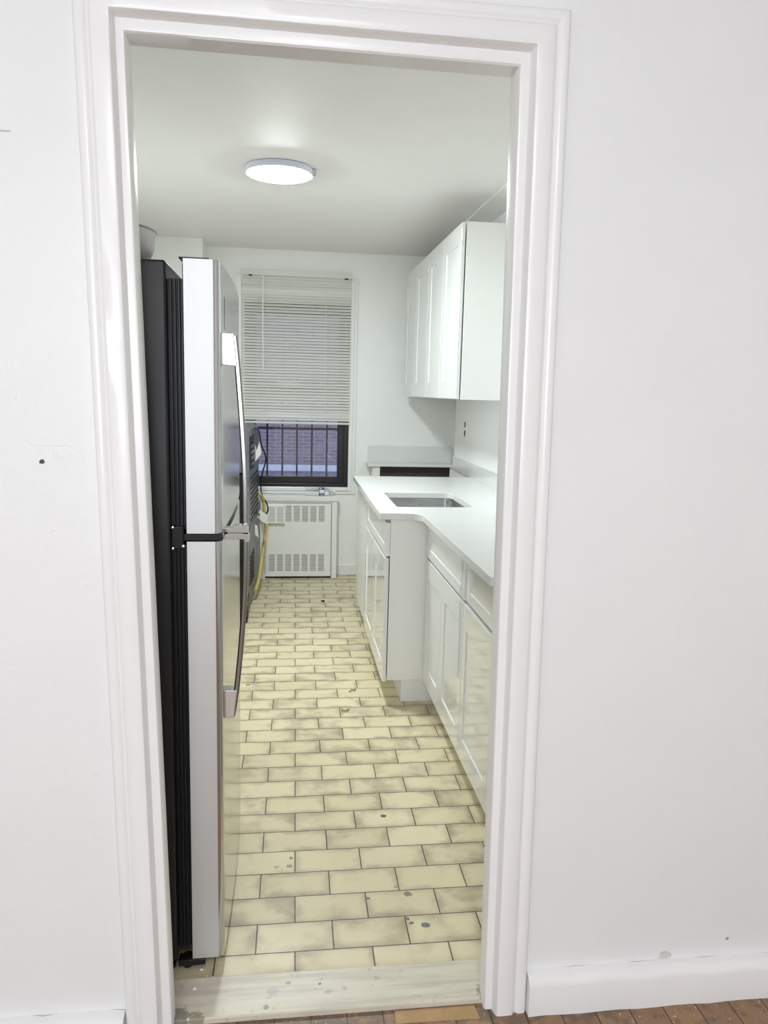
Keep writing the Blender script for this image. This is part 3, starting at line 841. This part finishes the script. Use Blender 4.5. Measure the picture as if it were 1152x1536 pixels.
bm = new(); tube(bm, spline([lw(.62, .02, .70), lw(.68, .04, .64), lw(.70, .045, .56), lw(.73, .055, .48), lw(.74, .05, .36), lw(.62, .035, .24), lw(.40, .03, .12), lw(.22, .02, .08)], 8), .011, 10)
link('gas_hose', bm, M['yellow'], rg, smooth=60)
for a in (.05, LR - .06):
    for b in (-.06, -.56):
        p = lw(a, b, 0); bm = new(); lathe(bm, [(0, 0), (.018, 0), (.018, .012), (.01, .014), (.01, .042), (0, .042)], p.x, p.y, 0, 14)
        link('foot', bm, M['plastic_black'], rg)
bm = new(); box(bm, -.30, -.238, 4.72, 5.003, .0, .35, .003)
for k in range(7): box(bm, -.240, -.2345, 4.71, 4.98, .015 + k * .018, .024 + k * .018)
link('lower_grille', bm, M['plastic_black'], rg)

# crumbs on the floor and a plastic cap by the end cabinet
rng = random.Random(11)
def pebble(x, y, r, m, name, label, cat, z=0.0, group=None):
    bm = new(); bmesh.ops.create_icosphere(bm, subdivisions=2, radius=1)
    for v in bm.verts:
        k = 1 + rng.uniform(-.22, .22); v.co = Vector((v.co.x * r * k * 1.3 + x, v.co.y * r * k + y, v.co.z * r * k * .55 + z + r * .55))
    return tag(link(name, bm, m, None, (x, y, z), smooth=80), label, cat, group)
pebble(.26, 5.20, .011, M['dark_gap'], 'crumb', 'small dark crumb on the tiles before the radiator cover', 'debris')
pebble(.048, 5.05, .009, M['dust'], 'crumb', 'small white crumb on the tiles before the radiator cover', 'debris')
pebble(.585, 5.62, .024, M['white_plastic'], 'crumpled_paper', 'small pale crumpled scrap on the floor beside the end cabinet', 'debris')
for (pts, lab) in (([(.313, 3.56, .004), (.325, 3.575, .008), (.337, 3.572, .006), (.347, 3.60, .004)], 'thin brown curled shaving on the tiles nearer the sink cabinet door'),
                   ([(.262, 3.36, .004), (.264, 3.33, .008), (.285, 3.335, .006), (.293, 3.36, .004)], 'thin brown curled shaving on the tiles farther from the sink cabinet')):
    bm = new(); tube(bm, spline(pts, 5), .0032, 6)
    x, y, z = pts[0]
    tag(link('shaving', bm, M['board'], None, (x, y, 0), smooth=60), lab, 'debris')
spots = [(-.205, 1.775, .0045), (-.19, 1.752, .003), (-.175, 1.748, .0025), (-.213, 1.70, .004), (-.08, 1.80, .002)]
for i, (x, y, r) in enumerate(spots):
    pebble(x, y, r, M['dust'], 'paint_crumb', 'tiny white paint crumb at the foot of the refrigerator door', 'debris', .011 if y < 1.738 else 0.0, 'paint crumbs by the refrigerator')

# ------------------------------------------------------------------ light
def area(name, loc, rot, sx, sy, power, col):
    l = bpy.data.lights.new(name, 'AREA'); l.shape = 'RECTANGLE'; l.size = sx; l.size_y = sy; l.energy = power; l.color = col
    o = bpy.data.objects.new(name, l); COL.objects.link(o); o.location = loc; o.rotation_euler = rot; return o
# daylight through the front room's window, behind and left of the camera
area('window_daylight', (-.70, FY0 + .02, 1.63), (math.radians(90), 0, math.radians(0)), 2.0, 1.3, 66, (.94, .98, 1.0))
# the front room's ceiling lamp, behind and left of the camera
fl = thing('ceiling_lamp', (.1, -.6, ZF), 'lit round ceiling lamp of the front room behind the camera', 'ceiling lamp')
bm = new(); lathe(bm, [(0, 0), (.20, 0), (.21, -.02), (0, -.02)], 0.1, -.6, ZF, 40); link('base_plate', bm, M['white_plastic'], fl)
M['lamp2'] = mat('lit_opal_diffuser_warm', (.9, .9, .9), .4, emit=(.98, .985, .985), estr=42.0)
bm = new(); lathe(bm, [(.205, -.02), (.20, -.04), (.15, -.07), (.08, -.085), (0, -.09)], 0.1, -.6, ZF, 40); link('diffuser', bm, M['lamp2'], fl, smooth=60)

w = bpy.data.worlds.new('World'); S.world = w; w.use_nodes = True
bg = w.node_tree.nodes['Background']; bg.inputs['Color'].default_value = (.52, .60, 1.0, 1); bg.inputs['Strength'].default_value = 1.5

# ------------------------------------------------------------------ camera
def unit(v): return v.normalized()
f = 1150.0
d = unit(Vector((430 - 576, -(585 - 768), -f))); z = -unit(Vector((386 - 576, -(7962 - 768), -f)))
z = unit(z - d * z.dot(d)); x = d.cross(z)
R = Matrix((x, d, z))                      # world = R @ camera
cam = bpy.data.cameras.new('camera'); co = bpy.data.objects.new('camera', cam); COL.objects.link(co)
co.matrix_world = Matrix.Translation((0, 0, 1.454)) @ R.to_4x4()
cam.sensor_fit = 'VERTICAL'; cam.sensor_height = 36; cam.lens = f / 1536 * 36
cam.clip_start = .02; cam.clip_end = 100
S.camera = co
S.cycles.max_bounces = 14; S.cycles.diffuse_bounces = 9
vs_ = S.view_settings
S.display_settings.display_device = 'sRGB'
vs_.view_transform = 'Standard'; vs_.look = 'None'; vs_.gamma = 1; vs_.use_curve_mapping = False; vs_.exposure = 0.0
for o in list(bpy.data.objects):
    if '_o' in o: del o['_o']
